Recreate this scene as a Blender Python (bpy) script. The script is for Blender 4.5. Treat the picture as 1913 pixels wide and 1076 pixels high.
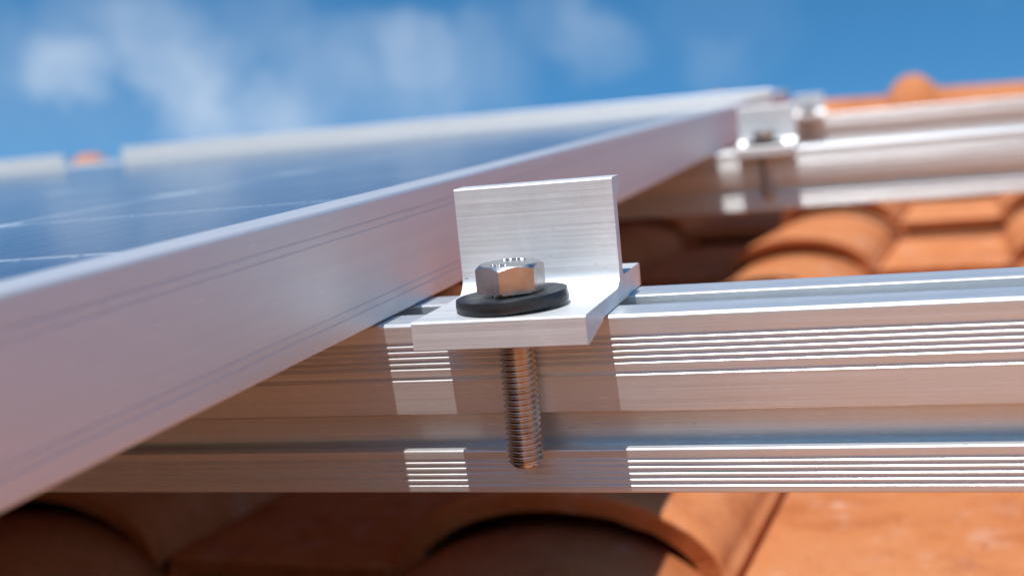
import bpy, bmesh, math, random
from mathutils import Matrix, Vector, noise
from mathutils.geometry import tessellate_polygon

random.seed(7)
scene = bpy.context.scene
for o in list(bpy.data.objects):
    bpy.data.objects.remove(o)
C = scene.collection
rad = math.radians

# ---------------------------------------------------------------- frames
# Everything is measured in millimetres in the roof's own frame
# (x along the rails, y up the slope, z away from the roof; origin on the
# front top edge of the nearest rail) and set into the world by ROOF.
PITCH = 18.81
ROOF = Matrix.Translation((0, 0, 5.0)) @ Matrix.Rotation(rad(PITCH), 4, 'X')


def at(p, rx=0, ry=0, rz=0):
    return (ROOF @ Matrix.Translation(Vector(p) * 0.001)
            @ Matrix.Rotation(rad(rz), 4, 'Z') @ Matrix.Rotation(rad(ry), 4, 'Y') @ Matrix.Rotation(rad(rx), 4, 'X'))


# ---------------------------------------------------------------- camera
cam_d = bpy.data.cameras.new('camera')
cam = bpy.data.objects.new('camera', cam_d)
C.objects.link(cam)
CAMROT = Matrix(((0.952278, 0.050262, 0.301064),
                 (0.288927, 0.169619, -0.942205),
                 (-0.098423, 0.984227, 0.147002))).to_4x4()
CAMPOS = Vector((78.6, -250.6, 46.0))
cam.matrix_world = ROOF @ Matrix.Translation(CAMPOS * 0.001) @ CAMROT
cam_d.sensor_width = 36.0
cam_d.lens = 2294.15 / 1913 * 36.0
cam_d.clip_start = 0.01
cam_d.clip_end = 20000
cam_d.dof.use_dof = True
cam_d.dof.focus_distance = 0.268
cam_d.dof.aperture_fstop = 12.0
scene.camera = cam


def pix_dir(u, v):
    d = CAMROT.to_3x3() @ Vector((u - 956.5, -(v - 538.0), -2294.15))
    return (ROOF.to_3x3() @ d).normalized()


# ---------------------------------------------------------------- light
SUN_LOCAL = Vector((-0.05, -0.26, 1.0)).normalized()      # towards the sun, roof frame
SUN = (ROOF.to_3x3() @ SUN_LOCAL).normalized()
sun_el = math.asin(SUN.z)
sun_az = math.atan2(SUN.x, SUN.y)
world = bpy.data.worlds.new('World')
scene.world = world
world.use_nodes = True
nt = world.node_tree
nt.nodes.clear()
W = nt.nodes.new
L = nt.links.new
sky = W('ShaderNodeTexSky')
sky.sky_type = 'NISHITA'
sky.sun_disc = False
sky.sun_elevation = sun_el
sky.sun_rotation = sun_az
sky.altitude = 900
sky.air_density = 1.0
sky.dust_density = 0.25
sky.ozone_density = 3.5
bg = W('ShaderNodeBackground')
bg.inputs['Strength'].default_value = 0.1
tc = W('ShaderNodeTexCoord')


def wmath(op, a, b=None, c=None, clamp=False):
    n = W('ShaderNodeMath')
    n.operation = op
    n.use_clamp = clamp
    for i, s in enumerate((a, b, c)):
        if s is None:
            continue
        if isinstance(s, (int, float)):
            n.inputs[i].default_value = s
        else:
            L(s, n.inputs[i])
    return n.outputs[0]


# soft high clouds: a fine noise warps the direction, then soft puffs and a thin veil
wn = W('ShaderNodeTexNoise')
wn.inputs['Scale'].default_value = 16
wn.inputs['Detail'].default_value = 5
wn.inputs['Roughness'].default_value = 0.55
L(tc.outputs['Generated'], wn.inputs['Vector'])
sub = W('ShaderNodeVectorMath'); sub.operation = 'SUBTRACT'
L(wn.outputs['Color'], sub.inputs[0]); sub.inputs[1].default_value = (0.5, 0.5, 0.5)
scl = W('ShaderNodeVectorMath'); scl.operation = 'SCALE'
L(sub.outputs[0], scl.inputs[0]); scl.inputs['Scale'].default_value = 0.075
add = W('ShaderNodeVectorMath'); add.operation = 'ADD'
L(tc.outputs['Generated'], add.inputs[0]); L(scl.outputs[0], add.inputs[1])
nrm = W('ShaderNodeVectorMath'); nrm.operation = 'NORMALIZE'
L(add.outputs[0], nrm.inputs[0])
puffs = [  # u, v, angular radius (deg), amount
    (130, 138, 2.0, .9), (70, 110, 2.2, .3), (200, 20, 3.0, .45), (270, 60, 2.6, .5), (330, 100, 2.6, .55), (390, 110, 2.4, .5),
    (350, 150, 2.0, .5), (345, 195, 2.2, .6), (410, 215, 2.2, .6), (480, 225, 2.4, .7), (530, 205, 2.0, .8), (560, 230, 2.0, .6),
    (620, 180, 2.4, .4), (520, 60, 2.4, .35), (600, 90, 2.2, .35), (690, 90, 2.0, .45), (775, 85, 2.0, .75), (800, 150, 2.2, .4),
    (790, 200, 2.4, .4), (700, 200, 2.4, .35), (870, 130, 3.0, .3), (940, 110, 3.0, .25), (1120, 60, 2.2, .42), (1060, 20, 2.4, .4),
    (1330, 140, 2.0, .25), (1350, 30, 4.0, .12), (60, 230, 4.0, .25), (420, 160, 7.0, .28),
    (-300, 60, 7.0, .5), (-700, 200, 6.0, .45), (300, -500, 8.0, .5), (1100, -350, 6.0, .3), (-500, -400, 9.0, .5),
    (2900, -100, 7.0, .45), (2500, -500, 6.0, .35)]
cloud = None
for u, v, r, a in puffs:
    d = W('ShaderNodeVectorMath'); d.operation = 'DOT_PRODUCT'
    L(nrm.outputs[0], d.inputs[0]); d.inputs[1].default_value = pix_dir(u, v)
    m = W('ShaderNodeMapRange'); m.interpolation_type = 'SMOOTHSTEP'
    m.inputs['From Min'].default_value = math.cos(rad(r * 1.1))
    m.inputs['From Max'].default_value = 1.0
    m.inputs['To Min'].default_value = 0
    m.inputs['To Max'].default_value = a * 0.34
    L(d.outputs['Value'], m.inputs['Value'])
    inv = wmath('SUBTRACT', 1.0, m.outputs[0])
    cloud = inv if cloud is None else wmath('MULTIPLY', cloud, inv)
cloud = wmath('SUBTRACT', 1.0, cloud)
wisp = W('ShaderNodeTexNoise')
wisp.inputs['Scale'].default_value = 9
wisp.inputs['Detail'].default_value = 6
wisp.inputs['Roughness'].default_value = 0.6
wisp.inputs['Distortion'].default_value = 0.15
L(nrm.outputs[0], wisp.inputs['Vector'])
wr = W('ShaderNodeMapRange')
wr.inputs['From Min'].default_value = 0.32
wr.inputs['From Max'].default_value = 0.68
wr.inputs['To Min'].default_value = 0.55
wr.inputs['To Max'].default_value = 1.25
L(wisp.outputs['Fac'], wr.inputs['Value'])
cloud = wmath('MULTIPLY', cloud, wr.outputs[0])
veil = W('ShaderNodeTexNoise')
veil.inputs['Scale'].default_value = 3.2
veil.inputs['Detail'].default_value = 6
L(nrm.outputs[0], veil.inputs['Vector'])
vm = W('ShaderNodeMapRange'); vm.interpolation_type = 'SMOOTHSTEP'
vm.inputs['From Min'].default_value = 0.60
vm.inputs['From Max'].default_value = 0.85
vm.inputs['To Max'].default_value = 0.6
L(veil.outputs['Fac'], vm.inputs['Value'])
fac = wmath('MAXIMUM', cloud, vm.outputs[0], clamp=True)
mix = W('ShaderNodeMix'); mix.data_type = 'RGBA'
L(fac, mix.inputs['Factor'])
hs = W('ShaderNodeHueSaturation')
hs.inputs['Saturation'].default_value = 1.28
hs.inputs['Hue'].default_value = 0.491
hs.inputs['Value'].default_value = 1.1
L(sky.outputs[0], hs.inputs['Color'])
L(hs.outputs[0], mix.inputs['A'])
mix.inputs['B'].default_value = (6.0, 6.8, 7.8, 1)
L(mix.outputs['Result'], bg.inputs['Color'])
wo = W('ShaderNodeOutputWorld')
L(bg.outputs[0], wo.inputs['Surface'])

sun_d = bpy.data.lights.new('sun', 'SUN')
sun_d.energy = 4.3
sun_d.angle = rad(0.53)
sun_d.color = (1.0, 0.955, 0.89)
sun = bpy.data.objects.new('sun', sun_d)
C.objects.link(sun)
sun.rotation_euler = (-SUN).to_track_quat('-Z', 'Y').to_euler()
sun.location = (0, -3, 12)

scene.view_settings.view_transform = 'Standard'
scene.view_settings.look = 'None'
scene.view_settings.exposure = 0.3
scene.view_settings.gamma = 1.0
scene.view_settings.use_curve_mapping = False
scene.render.engine = 'CYCLES'
cy = scene.cycles
cy.use_denoising = True
cy.max_bounces = 10
cy.glossy_bounces = 6
cy.diffuse_bounces = 5
cy.transparent_max_bounces = 12
cy.caustics_reflective = True
cy.sample_clamp_indirect = 6.0
cy.blur_glossy = 0.3


# ---------------------------------------------------------------- helpers
def tag(o, label=None, cat=None, group=None, kind=None):
    for k, v in (('label', label), ('category', cat), ('group', group), ('kind', kind)):
        if v:
            o[k] = v
    return o


def mesh(name, verts, faces, mats, smooth=False, fm=None):
    me = bpy.data.meshes.new(name)
    me.from_pydata([Vector(v) * 0.001 for v in verts], [], faces)
    for m in (mats if isinstance(mats, (list, tuple)) else [mats]):
        me.materials.append(m)
    if smooth:
        me.polygons.foreach_set('use_smooth', [True] * len(me.polygons))
    me.update()
    return me


def fix_normals(me):
    bm = bmesh.new(); bm.from_mesh(me)
    bmesh.ops.recalc_face_normals(bm, faces=bm.faces)
    bm.to_mesh(me); bm.free()


def obj(name, me, parent=None, mw=None):
    o = bpy.data.objects.new(name, me)
    C.objects.link(o)
    if parent is not None:
        o.parent = parent
        if mw is not None:
            o.matrix_local = mw
    elif mw is not None:
        o.matrix_world = mw
    return o


def extrude_x(name, prof, x0, x1, mat, nx=1, smooth_angle=None):
    """closed profile [(y,z)...] extruded along x, capped with n-gons that are triangulated"""
    bm = bmesh.new()
    rings = []
    for i in range(nx + 1):
        x = x0 + (x1 - x0) * i / nx
        rings.append([bm.verts.new(Vector((x, y, z)) * 0.001) for y, z in prof])
    n = len(prof)
    for i in range(nx):
        for k in range(n):
            bm.faces.new((rings[i][k], rings[i][(k + 1) % n], rings[i + 1][(k + 1) % n], rings[i + 1][k]))
    for tri in tessellate_polygon([[Vector((y, z, 0)) for y, z in prof]]):
        for ring in (rings[0], rings[-1]):
            try:
                bm.faces.new([ring[k] for k in tri])
            except ValueError:
                pass
    bmesh.ops.recalc_face_normals(bm, faces=bm.faces)
    me = bpy.data.meshes.new(name)
    bm.to_mesh(me); bm.free()
    me.materials.append(mat)
    if smooth_angle:
        me.polygons.foreach_set('use_smooth', [True] * len(me.polygons))
        me.set_sharp_from_angle(angle=rad(smooth_angle))
    return me


def round_poly(pts, default=0.0, seg=4):
    """pts: (y,z[,r]) -> polygon with rounded corners"""
    out = []
    n = len(pts)
    for i in range(n):
        p = Vector(pts[i][:2]); r = pts[i][2] if len(pts[i]) > 2 else default
        if r <= 0:
            out.append(tuple(p)); continue
        a = Vector(pts[i - 1][:2]); b = Vector(pts[(i + 1) % n][:2])
        da = (a - p).normalized(); db = (b - p).normalized()
        ang = math.acos(max(-1, min(1, da.dot(db))))
        t = min(r / math.tan(ang / 2), (a - p).length * 0.49, (b - p).length * 0.49)
        r2 = t * math.tan(ang / 2)
        c = p + (da + db).normalized() * (r2 / math.sin(ang / 2))
        v0 = p + da * t - c; v1 = p + db * t - c
        for k in range(seg + 1):
            w = v0.lerp(v1, k / seg).normalized() * r2
            out.append(tuple(c + w))
    return out


# ---------------------------------------------------------------- materials
class NT:
    def __init__(self, name):
        self.m = bpy.data.materials.new(name)
        self.m.use_nodes = True
        self.t = self.m.node_tree
        self.b = self.t.nodes['Principled BSDF']
        self.out = self.t.nodes['Material Output']

    def n(self, typ, **kw):
        nd = self.t.nodes.new(typ)
        for k, v in kw.items():
            setattr(nd, k, v)
        return nd

    def l(self, a, b):
        self.t.links.new(a, b)

    def coords(self, scale=(1, 1, 1), vary=False):
        tcn = self.n('ShaderNodeTexCoord')
        mp = self.n('ShaderNodeMapping')
        mp.inputs['Scale'].default_value = scale
        self.l(tcn.outputs['Object'], mp.inputs['Vector'])
        if vary:
            oi = self.n('ShaderNodeObjectInfo')
            cm = self.n('ShaderNodeCombineXYZ')
            mu = self.n('ShaderNodeMath', operation='MULTIPLY')
            self.l(oi.outputs['Random'], mu.inputs[0]); mu.inputs[1].default_value = 57.0
            for i in range(3):
                self.l(mu.outputs[0], cm.inputs[i])
            self.l(cm.outputs[0], mp.inputs['Location'])
        return mp.outputs[0]

    def noise(self, vec, scale, detail=4, rough=0.55):
        nd = self.n('ShaderNodeTexNoise')
        nd.inputs['Scale'].default_value = scale
        nd.inputs['Detail'].default_value = detail
        nd.inputs['Roughness'].default_value = rough
        self.l(vec, nd.inputs['Vector'])
        return nd.outputs['Fac']

    def ramp(self, fac, stops):
        r = self.n('ShaderNodeValToRGB')
        el = r.color_ramp.elements
        while len(el) < len(stops):
            el.new(0.5)
        for e, (p, c) in zip(el, stops):
            e.position = p
            e.color = (*c, 1) if len(c) == 3 else c
        self.l(fac, r.inputs[0])
        return r.outputs[0]

    def rng(self, fac, a, b, c, d):
        r = self.n('ShaderNodeMapRange')
        for i, v in zip(('From Min', 'From Max', 'To Min', 'To Max'), (a, b, c, d)):
            r.inputs[i].default_value = v
        self.l(fac, r.inputs['Value'])
        return r.outputs[0]

    def mixc(self, fac, a, b, mode='MIX'):
        m = self.n('ShaderNodeMix', data_type='RGBA', blend_type=mode)
        for key, v in (('Factor', fac), ('A', a), ('B', b)):
            if isinstance(v, (int, float)):
                m.inputs[key].default_value = v
            elif isinstance(v, tuple):
                m.inputs[key].default_value = (*v, 1)
            else:
                self.l(v, m.inputs[key])
        return m.outputs['Result']

    def bump(self, h, strength, dist):
        b = self.n('ShaderNodeBump')
        b.inputs['Strength'].default_value = strength
        b.inputs['Distance'].default_value = dist
        self.l(h, b.inputs['Height'])
        self.l(b.outputs[0], self.b.inputs['Normal'])
        return b


def aluminium(name, col=(0.80, 0.80, 0.81), rough=(0.24, 0.38), metal=0.75, bump=0.25, grain=1.0, specks=0.6, smears=1.0, streak=1.0):
    """extruded mill-finish aluminium: drawing lines along local x"""
    t = NT(name)
    fine = t.noise(t.coords((9, 2600 * grain, 2600 * grain), vary=True), 1.0, 4, 0.65)
    broad = t.noise(t.coords((3, 420, 420), vary=True), 1.0, 3, 0.5)
    blot = t.noise(t.coords((60, 90, 90), vary=True), 1.0, 4, 0.6)
    r = t.rng(fine, 0.3, 0.7, rough[0], rough[1])
    r2 = t.n('ShaderNodeMath', operation='MULTIPLY_ADD')
    t.l(blot, r2.inputs[0]); r2.inputs[1].default_value = 0.12; t.l(r, r2.inputs[2])
    t.l(r2.outputs[0], t.b.inputs['Roughness'])
    c = t.mixc(t.rng(broad, 0.35, 0.7, 0, 1), tuple(x * (1 - 0.10 * streak) for x in col), col)
    c = t.mixc(t.rng(fine, 0.30, 0.62, 0.75 * streak, 0), c, tuple(x * 0.80 for x in col))
    smear = t.noise(t.coords((170, 150, 60), vary=True), 1.0, 5, 0.6)
    c = t.mixc(t.rng(smear, 0.56, 0.74, 0, 0.6 * smears), c, tuple(min(1, x * 1.12) for x in col))
    c = t.mixc(t.rng(smear, 0.44, 0.26, 0, 0.5 * smears), c, tuple(x * 0.82 for x in col))
    gl = t.noise(t.coords((150, 3400, 3400), vary=True), 1.0, 2, 0.5)
    c = t.mixc(t.rng(gl, 0.66, 0.72, 0, 0.7), c, (0.95, 0.95, 0.95))  # short pale dashes: sparkle painted into the base colour
    du = t.noise(t.coords((35, 55, 55), vary=True), 1.0, 6, 0.7)
    c = t.mixc(t.rng(du, 0.55, 0.75, 0, 0.35 * smears), c, (0.52, 0.43, 0.36))
    sp = t.noise(t.coords((420, 700, 700), vary=True), 1.0, 2, 0.5)
    c = t.mixc(t.rng(sp, 0.74, 0.80, 0, specks), c, (0.16, 0.13, 0.11))
    t.l(c, t.b.inputs['Base Color'])
    t.b.inputs['Metallic'].default_value = metal
    t.b.inputs['Anisotropic'].default_value = 0.35
    tg = t.n('ShaderNodeTangent', direction_type='RADIAL', axis='X')
    t.l(tg.outputs[0], t.b.inputs['Tangent'])
    t.bump(fine, bump, 0.00008)
    return t.m


M_RAIL = aluminium('rail_aluminium', (0.755, 0.785, 0.815), smears=0.4)
M_CLAMP = aluminium('clamp_aluminium', (0.775, 0.785, 0.80), rough=(0.32, 0.5), metal=0.66, bump=0.3, smears=0.7, streak=0.6)
M_FRAME = aluminium('frame_aluminium', (0.80, 0.79, 0.80), rough=(0.32, 0.44), metal=0.66, bump=0.05, specks=0.5, smears=0.0, streak=0.35)


def steel(name, col, rough):
    t = NT(name)
    a = t.noise(t.coords((900, 900, 260)), 1.0, 4, 0.6)
    bl = t.noise(t.coords((200, 200, 200)), 1.0, 4, 0.6)
    t.l(t.rng(a, 0.3, 0.7, rough[0], rough[1]), t.b.inputs['Roughness'])
    c = t.mixc(t.rng(bl, 0.45, 0.72, 0, 0.7), col, tuple(x * 0.55 for x in col))
    t.l(c, t.b.inputs['Base Color'])
    t.b.inputs['Metallic'].default_value = 1.0
    t.bump(a, 0.18, 0.0001)
    return t.m


M_STEEL = steel('stainless_steel', (0.60, 0.59, 0.58), (0.24, 0.4))
M_THREAD = steel('thread_steel', (0.60, 0.56, 0.52), (0.14, 0.26))


def rubber():
    t = NT('black_rubber')
    a = t.noise(t.coords((500, 500, 500)), 1.0, 5, 0.6)
    b = t.noise(t.coords((130, 130, 420)), 1.0, 4, 0.6)
    c = t.mixc(t.rng(b, 0.55, 0.75, 0, 0.5), (0.014, 0.015, 0.017), (0.07, 0.066, 0.062))
    c = t.mixc(t.rng(a, 0.68, 0.74, 0, 0.6), c, (0.14, 0.13, 0.12))
    t.l(c, t.b.inputs['Base Color'])
    t.l(t.rng(a, 0.3, 0.7, 0.28, 0.46), t.b.inputs['Roughness'])
    t.bump(a, 0.2, 0.0001)
    return t.m


M_RUBBER = rubber()


def terracotta():
    t = NT('terracotta')
    v = t.coords((1, 1, 1), vary=True)
    big = t.noise(v, 7, 5, 0.6)
    mid = t.noise(v, 38, 6, 0.65)
    fine = t.noise(v, 520, 4, 0.6)
    oi = t.n('ShaderNodeObjectInfo')
    c = t.ramp(big, [(0.3, (0.48, 0.155, 0.056)), (0.5, (0.61, 0.222, 0.086)), (0.72, (0.68, 0.30, 0.14))])
    c = t.mixc(t.rng(mid, 0.42, 0.66, 0, 0.5), c, (0.67, 0.275, 0.115))
    c = t.mixc(t.rng(mid, 0.46, 0.26, 0, 0.6), c, (0.36, 0.105, 0.04))
    tint = t.rng(oi.outputs['Random'], 0, 1, 0.82, 1.06)
    cm = t.n('ShaderNodeCombineColor')
    for i in range(3):
        t.l(tint, cm.inputs[i])
    c = t.mixc(1.0, c, cm.outputs[0], 'MULTIPLY')
    st = t.noise(t.coords((30, 12, 30), vary=True), 1.0, 5, 0.6)
    lime = t.noise(v, 60, 6, 0.7)
    mul = t.n('ShaderNodeMath', operation='MULTIPLY')
    t.l(t.rng(st, 0.50, 0.66, 0, 1), mul.inputs[0]); t.l(t.rng(lime, 0.50, 0.66, 0, 0.75), mul.inputs[1])
    c = t.mixc(mul.outputs[0], c, (0.66, 0.46, 0.36))
    dk = t.noise(v, 170, 3, 0.6)
    c = t.mixc(t.rng(dk, 0.66, 0.72, 0, 0.85), c, (0.13, 0.055, 0.03))
    c = t.mixc(t.rng(fine, 0.35, 0.7, 0.28, 0), c, (0.30, 0.10, 0.04))
    t.l(c, t.b.inputs['Base Color'])
    t.b.inputs['Roughness'].default_value = 0.95
    t.b.inputs['Specular IOR Level'].default_value = 0.06
    h = t.n('ShaderNodeMath', operation='MULTIPLY_ADD')
    t.l(mid, h.inputs[0]); h.inputs[1].default_value = 1.2; t.l(fine, h.inputs[2])
    t.bump(h.outputs[0], 0.5, 0.0014)
    return t.m


M_TILE = terracotta()


def simple(name, col, rough=0.6, metal=0.0, nscale=40, var=0.25):
    t = NT(name)
    a = t.noise(t.coords(), nscale, 5, 0.6)
    c = t.mixc(t.rng(a, 0.3, 0.7, 0, 1), tuple(x * (1 - var) for x in col), tuple(min(1, x * (1 + var)) for x in col))
    t.l(c, t.b.inputs['Base Color'])
    t.b.inputs['Roughness'].default_value = rough
    t.b.inputs['Metallic'].default_value = metal
    return t.m


M_BACK = simple('white_backsheet', (0.74, 0.75, 0.77), 0.6, 0, 60, 0.05)
M_BOUNCE = simple('bounce_film', (0.55, 0.55, 0.55), 0.6, 0, 60, 0.05)  # kept pale to bounce warm light back onto the tiles below
M_RIBBON = simple('tinned_ribbon', (0.78, 0.79, 0.80), 0.22, 1.0, 300, 0.1)
M_DECK = simple('roof_underlay', (0.10, 0.06, 0.045), 0.9, 0, 5)
M_GROUND = simple('garden_ground', (0.16, 0.15, 0.10), 0.95, 0, 0.4, 0.4)


def cell_mat():
    t = NT('silicon_cell')
    v = t.coords((1, 1, 1), vary=True)
    a = t.noise(v, 90, 4, 0.6)
    oi = t.n('ShaderNodeObjectInfo')
    c = t.mixc(t.rng(a, 0.3, 0.7, 0, 1), (0.010, 0.024, 0.075), (0.014, 0.036, 0.105))
    c = t.mixc(t.rng(oi.outputs['Random'], 0, 1, 0, 0.5), c, (0.012, 0.045, 0.14))
    # printed silver fingers across the cell
    tcn = t.n('ShaderNodeTexCoord')
    wv = t.n('ShaderNodeTexWave', wave_type='BANDS', bands_direction='Y', wave_profile='SIN')
    wv.inputs['Scale'].default_value = 314.159 / 1.6 * 1.0
    t.l(tcn.outputs['Object'], wv.inputs['Vector'])
    c = t.mixc(t.rng(wv.outputs['Fac'], 0.975, 1.0, 0, 0.6), c, (0.42, 0.45, 0.5))
    t.l(c, t.b.inputs['Base Color'])
    t.b.inputs['Roughness'].default_value = 0.35
    return t.m


M_CELL = cell_mat()


def glass_mat():
    t = NT('panel_glass')
    t.t.nodes.remove(t.b)
    v = t.coords()
    fr = t.n('ShaderNodeFresnel')
    fr.inputs['IOR'].default_value = 1.25
    gl = t.n('ShaderNodeBsdfGlossy', distribution='GGX')
    gl.inputs['Roughness'].default_value = 0.11
    gl.inputs['Color'].default_value = (0.93, 0.95, 0.97, 1)
    tr = t.n('ShaderNodeBsdfTransparent')
    tr.inputs['Color'].default_value = (0.93, 0.95, 0.97, 1)
    mx = t.n('ShaderNodeMixShader')
    t.l(fr.outputs[0], mx.inputs[0]); t.l(tr.outputs[0], mx.inputs[1]); t.l(gl.outputs[0], mx.inputs[2])
    df = t.n('ShaderNodeBsdfDiffuse')
    df.inputs['Color'].default_value = (0.62, 0.62, 0.62, 1)
    dust = t.noise(v, 9, 5, 0.6)
    grit = t.noise(v, 900, 2, 0.5)
    g = t.n('ShaderNodeMath', operation='MULTIPLY_ADD')
    t.l(t.rng(grit, 0.66, 0.76, 0, 1), g.inputs[0]); g.inputs[1].default_value = 0.3
    t.l(t.rng(dust, 0.3, 0.75, 0.004, 0.035), g.inputs[2])
    mx2 = t.n('ShaderNodeMixShader')
    t.l(g.outputs[0], mx2.inputs[0]); t.l(mx.outputs[0], mx2.inputs[1]); t.l(df.outputs[0], mx2.inputs[2])
    t.l(mx2.outputs[0], t.out.inputs['Surface'])
    return t.m


M_GLASS = glass_mat()

# ---------------------------------------------------------------- setting: ground, roof and its tiles
ground = obj('ground', mesh('ground', [(-6e6, -6e6, 0), (6e6, -6e6, 0), (6e6, 6e6, 0), (-6e6, 6e6, 0)], [(0, 1, 2, 3)], M_GROUND),
             mw=Matrix.Identity(4))
tag(ground, kind='structure')

TZ = -165.0            # pan height of the tiles
PX, PY = 296.0, 424.0  # tile spacing across and up the slope
YAW = -3.4             # the tile columns run slightly askew to the rails
TILE_T = 13.0
ORIGIN = (2.0, 254.0)  # lower right end of a roll at its lip
deck_v = [(-4200, -3400, -236), (3600, -3400, -236), (3600, 4640, -236), (-4200, 4640, -236),
          (-4200, -3400, -300), (3600, -3400, -300), (3600, 4640, -300), (-4200, 4640, -300)]
deck = obj('roof', mesh('roof', deck_v, [(0, 1, 2, 3), (7, 6, 5, 4), (0, 4, 5, 1), (1, 5, 6, 2), (2, 6, 7, 3), (3, 7, 4, 0)], M_DECK),
           mw=at((0, 0, 0)))
tag(deck, kind='structure')


def tile_profile():
    """across the tile: (x, z) of the upper face, x=0 at the roll's right foot, going left"""
    pts = []
    pts.append((3.0, -4.0)); pts.append((1.0, 0.5))
    n = 22
    wroll, h = 158.0, 39.0
    for i in range(n + 1):
        a = math.pi * i / n
        x = -wroll / 2 * (1 - math.cos(a)) - 1.0
        z = h * math.sin(a) ** 1.08 + 1.2
        pts.append((x, z))
    pts.append((-wroll - 10, 0.0))
    for x in (-205, -245, -275):
        pts.append((x, 0.0))
    pts.append((-PX + 8.6, 0.0)); pts.append((-PX + 6.6, -0.8)); pts.append((-PX + 6.0, -9.0)); pts.append((-PX - 14, -9.0))
    return pts


def tile_bm(bm, rough_seed, off=Matrix.Identity(4)):
    prof = tile_profile()
    length = PY + 72.0
    ys = [0.0, 1.2, 4.0, 12.0, 40.0, 120.0, 240.0, 360.0, length]
    top, bot = [], []
    for j, y in enumerate(ys):
        rt, rb = [], []
        drop = -y * (20.5 / PY)
        edge = (2.4, 0.7, 0.0)[j] if j < 3 else 0.0
        for i, (x, z) in enumerate(prof):
            # normal of the profile
            xa, za = prof[max(0, i - 1)]; xb, zb = prof[min(len(prof) - 1, i + 1)]
            nx, nz = (zb - za), -(xb - xa)
            ln = math.hypot(nx, nz) or 1
            nx, nz = nx / ln, nz / ln
            if nz < 0:
                nx, nz = -nx, -nz
            wob = 0.5 * noise.noise(Vector((x * 0.05, y * 0.012, rough_seed)))
            lipw = 0.9 * noise.noise(Vector((x * 0.09, rough_seed, 3.1))) + 0.5 * noise.noise(Vector((x * 0.31, rough_seed, 9.1))) if j < 3 else 0
            yy = y + lipw
            rt.append(bm.verts.new(off @ (Vector((x + nx * (wob - edge * .5), yy, z + nz * (wob - edge) + drop)) * 0.001)))
            # the underside is undercut at the lip
            under = (5.0 if j == 0 else 0)
            tk = TILE_T - (1.2 if j == 0 else 0) + 0.8 * noise.noise(Vector((x * 0.12, y * .02, rough_seed + 5)))
            rb.append(bm.verts.new(off @ (Vector((x - nx * tk, yy + (3.0 if j == 0 else (4.5 if j == 1 else (7 if j == 2 else 0))), z - nz * tk + drop)) * 0.001)))
        top.append(rt); bot.append(rb)
    n = len(prof)
    for j in range(len(ys) - 1):
        for i in range(n - 1):
            bm.faces.new((top[j][i], top[j + 1][i], top[j + 1][i + 1], top[j][i + 1])).smooth = True
            bm.faces.new((bot[j][i], bot[j][i + 1], bot[j + 1][i + 1], bot[j + 1][i])).smooth = True
    for i in range(n - 1):
        bm.faces.new((top[0][i], top[0][i + 1], bot[0][i + 1], bot[0][i]))
        bm.faces.new((top[-1][i], bot[-1][i], bot[-1][i + 1], top[-1][i + 1]))
    for j in range(len(ys) - 1):
        bm.faces.new((top[j][0], bot[j][0], bot[j + 1][0], top[j + 1][0]))
        bm.faces.new((top[j][-1], top[j + 1][-1], bot[j + 1][-1], bot[j][-1]))


tile_meshes = []
for s in range(4):
    bm = bmesh.new()
    tile_bm(bm, s * 7.3 + 1.7)
    bmesh.ops.recalc_face_normals(bm, faces=bm.faces)
    me = bpy.data.meshes.new('roof_tile')
    bm.to_mesh(me); bm.free()
    me.materials.append(M_TILE)
    tile_meshes.append(me)

yr = rad(YAW)
field_bm = bmesh.new()
rnd = random.Random(11)
for row in range(-8, 11):
    for col in range(-12, 10):
        lx, ly = col * PX, row * PY
        x = ORIGIN[0] + lx * math.cos(yr) - ly * math.sin(yr)
        y = ORIGIN[1] + lx * math.sin(yr) + ly * math.cos(yr)
        jx, jy, jr = rnd.uniform(-1.5, 1.5), rnd.uniform(-4, 4), rnd.uniform(-.25, .25)
        mloc = Matrix.Translation(Vector((x + jx, y + jy, TZ + rnd.uniform(-1, 1))) * 0.001) @ Matrix.Rotation(rad(YAW + jr), 4, 'Z')
        seen = row >= -1 and -7 <= col <= 7
        if y > 4560:
            continue
        if seen:
            me = tile_meshes[rnd.randrange(4)]
            if row == 0 and col == 0:
                me = tile_meshes[1]
            obj('roof_tile', me, deck, mloc)
        else:
            v0 = len(field_bm.verts)
            field_bm.from_mesh(tile_meshes[rnd.randrange(4)])
            field_bm.verts.ensure_lookup_table()
            for v in field_bm.verts[v0:]:
                v.co = mloc @ v.co
fme = bpy.data.meshes.new('outer_tiles')
field_bm.to_mesh(fme); field_bm.free()
fme.materials.append(M_TILE)
tag(obj('outer_tiles', fme, deck), kind='stuff')


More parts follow.
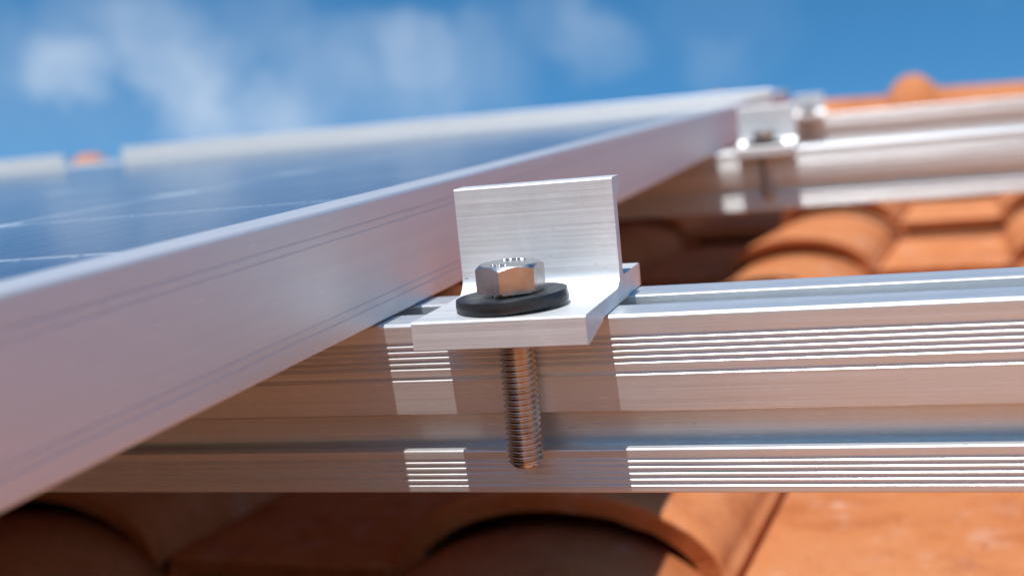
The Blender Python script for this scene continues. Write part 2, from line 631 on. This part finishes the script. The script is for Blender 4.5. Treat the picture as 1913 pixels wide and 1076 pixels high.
def ridge_mesh():
    """half-round ridge tile with a raised rounded collar at its end"""
    verts, faces = [], []
    n = 16
    stations = [(-20, 1.0), (-12, 1.12), (8, 1.3), (40, 1.46), (85, 1.47), (118, 1.3), (142, 1.1), (154, 1.0), (300, 0.97), (500, .94), (740, 0.91)]
    for x, k in stations:
        for i in range(n + 1):
            a = math.pi * i / n
            verts.append((x, -128 * k ** .5 * math.cos(a), (118 * k) * math.sin(a)))
    for j in range(len(stations) - 1):
        for i in range(n):
            a = j * (n + 1) + i
            faces.append((a, a + 1, a + n + 2, a + n + 1))
    m0 = len(verts)
    for x, k in stations:
        for i in range(n + 1):
            a = math.pi * i / n
            verts.append((x, -112 * min(k, 1) * math.cos(a), 102 * min(k, 1) * math.sin(a) - 1))
    for j in range(len(stations) - 1):
        for i in range(n):
            a = m0 + j * (n + 1) + i
            faces.append((a, a + n + 1, a + n + 2, a + 1))
    for j in (0, len(stations) - 1):
        for i in range(n):
            a = j * (n + 1) + i
            faces.append((a, m0 + a, m0 + a + 1, a + 1))
    me = mesh('ridge_tile', verts, faces, M_TILE, True)
    fix_normals(me)
    return me


rme = ridge_mesh()
for k in range(-6, 5):
    x = 95 + 720 * k
    obj('ridge_tile', rme, deck, Matrix.Translation(Vector((x, 4600, -164 - 0.001 * x)) * 0.001) @ Matrix.Rotation(rad(0.35), 4, 'Y'))

# ---------------------------------------------------------------- mounting rails


def rail_profile():
    p = [(36.5, -39.3, .6), (36.5, 0, .6), (24.0, 0, .5), (24.0, -2.2), (28.5, -2.2), (28.5, -9.5), (7.6, -9.5), (7.6, -2.2), (11.6, -2.2), (11.6, 0, .4), (0, 0, .9)]
    for z in (-5.1, -6.42, -7.78, -9.13, -10.46):
        p += [(0, z + .72, .1), (.56, z + .26, .1), (0, z - .18, .14)]
    p += [(0, -12.28, .1), (.56, -12.74, .1), (0, -13.18, .14)]
    p += [(0, -21.1, .35), (2.3, -21.1), (2.3, -18.8), (7.0, -18.8), (7.0, -30.4), (2.6, -30.4), (2.6, -29.4, .3), (0, -29.4, .45)]
    for z in (-32.08, -33.42, -34.83, -36.18, -37.55):
        p += [(0, z + .72, .1), (.56, z + .26, .1), (0, z - .18, .14)]
    p += [(0, -39.3, .4)]
    return round_poly(p, 0, 4)


rail_me = extrude_x('mounting_rail', rail_profile(), -1900, 1500, M_RAIL, 6)
RY = (0.0, 572.0, 1412.0)
RZ = (0.0, 0.0, -8.0)
rail_lab = ('ribbed aluminium rail in sharp focus, nearest the viewer, under the clear clamp',
            'blurred aluminium rail right behind the nearest one, above sunlit tiles',
            'farthest blurred aluminium rail, just below the orange ridge')
rails = []
for i, y in enumerate(RY):
    r = obj('mounting_rail', rail_me, None, at((0, y, RZ[i])))
    rails.append(tag(r, rail_lab[i], 'rail', 'mounting rails across the roof'))

# ---------------------------------------------------------------- clamps, washers, bolts
clamp_prof = round_poly([
    (-18.6, -2.6, .35), (-18.6, 3.6, .55), (15.6, 3.6, 4.2), (15.6, 28.0, .5), (23.4, 28.0, .9), (23.4, 24.6, .6),
    (19.2, 23.6, .8), (19.2, 5.6, .8), (38.0, 5.6, .8), (38.0, 0.15, .3), (-3.4, 0.15), (-3.8, -0.5, .3), (-17.4, -2.6, .3)], 0, 14)
clamp_me = extrude_x('end_clamp', clamp_prof, -18.2, 19.0, M_CLAMP, 1)


def revolve(prof, n=64, mat=None, name='part', closed=True):
    verts, faces = [], []
    m = len(prof)
    for k in range(n):
        a = 2 * math.pi * k / n
        for r, z in prof:
            verts.append((r * math.cos(a), r * math.sin(a), z))
    for k in range(n):
        k2 = (k + 1) % n
        for i in range(m if closed else m - 1):
            i2 = (i + 1) % m
            faces.append((k * m + i, k2 * m + i, k2 * m + i2, k * m + i2))
    me = mesh(name, verts, faces, mat, True)
    fix_normals(me)
    me.set_sharp_from_angle(angle=rad(40))
    return me


washer_prof = round_poly([(4.4, 0), (12.05, 0, .12), (12.12, 1.3, .8), (11.95, 2.6, .1), (9.6, 2.6, 1), (6.8, 2.45, 1), (4.4, 2.4)], 0, 4)
washer_me = revolve(washer_prof, 96, M_RUBBER, 'rubber_washer')


def head_mesh():
    """M8 hexagon head: six flats meeting a 30 degree chamfer cone"""
    R, H = 7.5, 5.9
    n = 96
    verts, faces = [], []
    rings = []

    def hexr(a):
        b = (a % (math.pi / 3)) - math.pi / 6
        return R * math.cos(math.pi / 6) / math.cos(b)
    rc = 6.35
    angs = [2 * math.pi * k / n for k in range(n)]
    rows = []
    # bottom bearing face, lower corner chamfer, flats, chamfer cone, top
    rows.append([(5.6, 0.0) for a in angs])
    rows.append([(min(hexr(a), 7.05), 0.0) for a in angs])
    rows.append([(hexr(a), max(0.0, (hexr(a) - 7.05) * .5) + .12) for a in angs])
    for t in (0.0, 1.0):
        rows.append([(hexr(a) - 0.06 * t, H - max(0, hexr(a) - rc) * 0.66 - .08 * (1 - t)) for a in angs])
    rows.append([(rc, H) for a in angs])
    rows.append([(rc * .93, H + .03) for a in angs])
    for row in rows:
        r0 = []
        for a, (r, z) in zip(angs, row):
            r0.append(len(verts)); verts.append((r * math.cos(a), r * math.sin(a), z))
        rings.append(r0)
    for j in range(len(rings) - 1):
        for k in range(n):
            k2 = (k + 1) % n
            faces.append((rings[j][k], rings[j][k2], rings[j + 1][k2], rings[j + 1][k]))
    faces.append(tuple(rings[-1]))
    faces.append(tuple(reversed(rings[0])))
    me = mesh('head', verts, faces, M_STEEL, True)
    fix_normals(me)
    me.set_sharp_from_angle(angle=rad(20))
    return me


def thread_mesh(length=38.4, pitch=1.25):
    n = 48
    per = 14
    rings = int(length / pitch * per)
    verts, faces = [], []
    for j in range(rings + 1):
        z = -length * j / rings
        for k in range(n):
            ph = (z / pitch - k / n) % 1.0
            # flat crest, V flanks, rounded root
            d = abs(ph - 0.5) * 2          # 0 at crest, 1 at root
            r = 3.94 - 0.70 * min(1, max(0, (d - 0.14) / 0.72))
            tip = z + length
            if tip < 1.3:
                r = min(r, 2.95 + tip * .75)
            if z > -1.0:
                r = max(r, 3.5)
            a = 2 * math.pi * k / n
            verts.append((r * math.cos(a), r * math.sin(a), z))
    for j in range(rings):
        for k in range(n):
            k2 = (k + 1) % n
            faces.append((j * n + k, (j + 1) * n + k, (j + 1) * n + k2, j * n + k2))
    faces.append(tuple(range(n - 1, -1, -1)))
    faces.append(tuple(rings * n + k for k in range(n)))
    me = mesh('threaded_shank', verts, faces, M_THREAD, True)
    fix_normals(me)
    me.set_sharp_from_angle(angle=rad(60))
    return me


head_me, thread_me = head_mesh(), thread_mesh()


def mark_mesh(w, l):
    bm = bmesh.new()
    bmesh.ops.create_cube(bm, size=1)
    for v in bm.verts:
        v.co = Vector((v.co.x * w, v.co.y * l, v.co.z * .34)) * 0.001
    bmesh.ops.bevel(bm, geom=list(bm.edges), offset=0.00009, segments=2, affect='EDGES')
    me = bpy.data.meshes.new('raised_mark')
    bm.to_mesh(me); bm.free()
    me.materials.append(M_STEEL)
    me.polygons.foreach_set('use_smooth', [True] * len(me.polygons))
    return me


mark_me = mark_mesh(.32, 1.5)
mark_short = mark_mesh(.32, .8)

cl_lab = ('bare aluminium end clamp in sharp focus on the nearest rail, black washer on it',
          'blurred end clamp on the second rail, beside the far end of the near panel',
          'smallest blurred end clamp, on the farthest rail below the sky')
wa_lab = ('thick black rubber washer under the sharp hexagon bolt head',
          'blurred dark washer on the clamp of the second rail',
          'tiny dark washer on the farthest clamp')
bo_lab = ('hexagon head steel bolt in sharp focus, its thread hanging before the nearest rail',
          'blurred steel bolt through the clamp on the second rail',
          'tiny blurred steel bolt through the farthest clamp')
spots = ((0, 0.0, 0, -2.2, 0.9), (-1, RY[1], 0.6, 0.6, -0.5), (-24, RY[2], -0.8, -1.0, 0.8))
for i, (x, y, rz, wt, bt) in enumerate(spots):
    c = obj('end_clamp', clamp_me, None, at((x, y, RZ[i]), 0, 0, rz))
    bv = c.modifiers.new('edge', 'BEVEL'); bv.width = 0.00028; bv.segments = 3; bv.limit_method = 'ANGLE'; bv.angle_limit = rad(50)
    tag(c, cl_lab[i], 'clamp', 'end clamps on the rails')
    w = obj('rubber_washer', washer_me, None, at((x, y - 5.0, 4.05 + RZ[i]), 0, wt, 0))
    tag(w, wa_lab[i], 'washer', 'washers under the bolt heads')
    b = bpy.data.objects.new('hex_bolt', None)
    b.empty_display_size = 0.01
    C.objects.link(b)
    b.matrix_world = at((x, y - 5.0, 7.2 + RZ[i]), 0.4, bt, 0)
    tag(b, bo_lab[i], 'bolt', 'bolts through the clamps')
    h = obj('head', head_me, b, Matrix.Rotation(rad(-90 - 2), 4, 'Z'))
    obj('threaded_shank', thread_me, b, Matrix.Identity(4))
    if i == 0:
        # raised stamp marks round the rim of the head, too worn to read
        for (r, a, tw, sh) in ((4.6, 118, 0, 0), (4.5, 100, 25, 0), (4.6, 88, -30, 1), (4.5, 74, 10, 0), (4.4, 62, 80, 1),
                               (4.4, 232, 10, 1), (4.5, 247, -20, 0), (4.5, 262, 60, 1), (4.4, 276, 0, 1)):
            obj('raised_mark', mark_short if sh else mark_me, h,
                Matrix.Rotation(rad(90 + 2), 4, 'Z') @ Matrix.Translation(Vector((r * math.cos(rad(a)), r * math.sin(rad(a)), 6.0)) * 0.001)
                @ Matrix.Rotation(rad(a + 90 + 90 + tw), 4, 'Z'))

# ---------------------------------------------------------------- solar panels
PW, PL, PH = 1000.0, 1687.0, 28.0
GZ = 26.6   # glass top
frame_prof = round_poly([  # (inward, z), long bar drawn along local x
    (0, 0, .5), (0, 3.9, .05), (.16, 4.0, .05), (.16, 4.3, .05), (0, 4.4, .05), (0, 5.6, .05), (.13, 5.7, .05), (.13, 5.9, .05), (0, 6.0, .05),
    (0, 21.2, .05), (.13, 21.3, .05), (.13, 21.5, .05), (0, 21.6, .05), (0, 22.9, .05), (.16, 23.0, .05), (.16, 23.3, .05), (0, 23.4, .05),
    (0, 28.0, 1.0), (10.5, 28.0, .4), (10.5, 26.65), (1.8, 26.65), (1.8, 20.0), (9.5, 20.0), (9.5, 18.4), (1.8, 18.4), (1.8, 1.8), (26, 1.8), (26, 0, .3)], 0, 5)
bar_long = extrude_x('frame_bar', frame_prof, 0.0, PL, M_FRAME, 1)
bar_short = extrude_x('frame_bar', frame_prof, 0.3, PW - 0.3, M_FRAME, 1)


def slab(name, x0, x1, y0, y1, z0, z1, mat):
    v = [(x0, y0, z0), (x1, y0, z0), (x1, y1, z0), (x0, y1, z0), (x0, y0, z1), (x1, y0, z1), (x1, y1, z1), (x0, y1, z1)]
    return mesh(name, v, [(3, 2, 1, 0), (4, 5, 6, 7), (0, 1, 5, 4), (1, 2, 6, 5), (2, 3, 7, 6), (3, 0, 4, 7)], mat)


back_me = slab('backsheet', 2, PW - 2, 2, PL - 2, 22.6, 25.97, M_BACK)
bounce_me = slab('bounce_film', 2, PW - 2, 2, PL - 2, 20.2, 22.5, M_BOUNCE)  # extra layer added under the backsheet for its bounce light, unseen
glass_me = slab('glass', 2, PW - 2, 2, PL - 2, 25.5, GZ, M_GLASS)
# one thin pane face is enough for the look of the glass: keep only the top sheet
glass_me = mesh('glass', [(2, 2, GZ), (PW - 2, 2, GZ), (PW - 2, PL - 2, GZ), (2, PL - 2, GZ)], [(0, 1, 2, 3)], M_GLASS)
CWX, CHY = 119.0, 95.0


def cell_mesh():
    gx, gy, ch = CWX / 2 - 1.4, CHY / 2 - 1.15, 7.5
    o = [(-gx + ch, -gy), (gx - ch, -gy), (gx, -gy + ch), (gx, gy - ch), (gx - ch, gy), (-gx + ch, gy), (-gx, gy - ch), (-gx, -gy + ch)]
    v = [(x, y, 0) for x, y in o] + [(x, y, .03) for x, y in o]
    f = [tuple(range(7, -1, -1)), tuple(range(8, 16))] + [(i, (i + 1) % 8, 8 + (i + 1) % 8, 8 + i) for i in range(8)]
    return mesh('solar_cell', v, f, M_CELL)


cell_me = cell_mesh()


def ribbons_mesh(x0, y0, nx, ny):
    verts, faces = [], []
    for c in range(nx):
        for k in range(9):
            x = x0 + (c + .5) * CWX + (k - 4) * 12.9
            ya, yb = y0 + 3, y0 + ny * CHY - 3
            ns = ny * 12
            base = len(verts)
            for j in range(ns + 1):
                y = ya + (yb - ya) * j / ns
                dx = .12 * noise.noise(Vector((x * .3, y * .03, 1.0)))
                dz = .07 * noise.noise(Vector((x * .7, y * .11, 5.0)))
                for a, b in ((-.2, 0), (-.1, .22), (.1, .22), (.2, 0)):
                    verts.append((x + a + dx, y, 26.03 + b + dz))
            for j in range(ns):
                for q in range(3):
                    a = base + j * 4 + q
                    faces.append((a, a + 1, a + 5, a + 4))
    me = mesh('busbar_ribbons', verts, faces, M_RIBBON, False)
    fix_normals(me)
    return me


# bright edge profiles standing along the far end of the near panel
edge_prof = round_poly([(0, 0), (0, 40.0, .6), (2.6, 40.0, .6), (2.6, 3.0), (26, 3.0), (26, 0)], 0, 3)
edge_long = extrude_x('edge_profile', edge_prof, -652.0, 0.0, M_FRAME)
edge_short = extrude_x('edge_profile', edge_prof, -330.0, 0.0, M_FRAME)
tag(obj('edge_profile', edge_long, None, at((-19.0, 838.0, -3.0), 0, 0.42, 0)),
    'long pale aluminium strip standing along the far end of the near panel', 'metal strip', 'edge strips behind the near panel')
tag(obj('edge_profile', edge_short, None, at((-742.0, 838.0, 0.5), 0, 0.2, 0)),
    'short pale aluminium strip at the far left, beyond the gap', 'metal strip', 'edge strips behind the near panel')
X0 = 37.0
Y0 = 37.0
pan_lab = ('near solar panel with white framed blue cells, its silver edge running into the picture',
           'upper row solar panel, mostly hidden behind the far end of the near panel')
pans = ((-34.0, 832.0 - PL, 0.0, 1.0), (-85.0, 886.0, -5.0, 0.6))
for i, (x, y, dz, ky) in enumerate(pans):
    p = bpy.data.objects.new('solar_panel', None)
    p.empty_display_size = .05
    C.objects.link(p)
    # the upper row's panel is the shorter kind
    p.matrix_world = at((x, y, 0.35 + dz)) @ Matrix.Translation((-PW * .001, 0, 0)) @ Matrix.Diagonal((1, ky, 1, 1))
    tag(p, pan_lab[i], 'solar panel', 'solar panels on the roof')
    R4 = lambda d: Matrix.Rotation(rad(d), 4, 'Z')
    T4 = lambda a, b: Matrix.Translation((a * .001, b * .001, 0))
    obj('frame_bar', bar_long, p, T4(PW, 0) @ R4(90))
    obj('frame_bar', bar_long, p, T4(0, PL) @ R4(-90))
    obj('frame_bar', bar_short, p, T4(0, 0))
    obj('frame_bar', bar_short, p, T4(PW, PL) @ R4(180))
    obj('backsheet', back_me, p)
    obj('bounce_film', bounce_me, p)
    obj('glass', glass_me, p)
    if i == 0:
        nx, ny = 8, 17
        for a in range(nx):
            for b_ in range(ny):
                obj('solar_cell', cell_me, p, Matrix.Translation(Vector((X0 + (a + .5) * CWX, Y0 + (b_ + .5) * CHY, 26.0)) * .001))
        tag(obj('busbar_ribbons', ribbons_mesh(X0, Y0, nx, ny), p), kind='stuff')
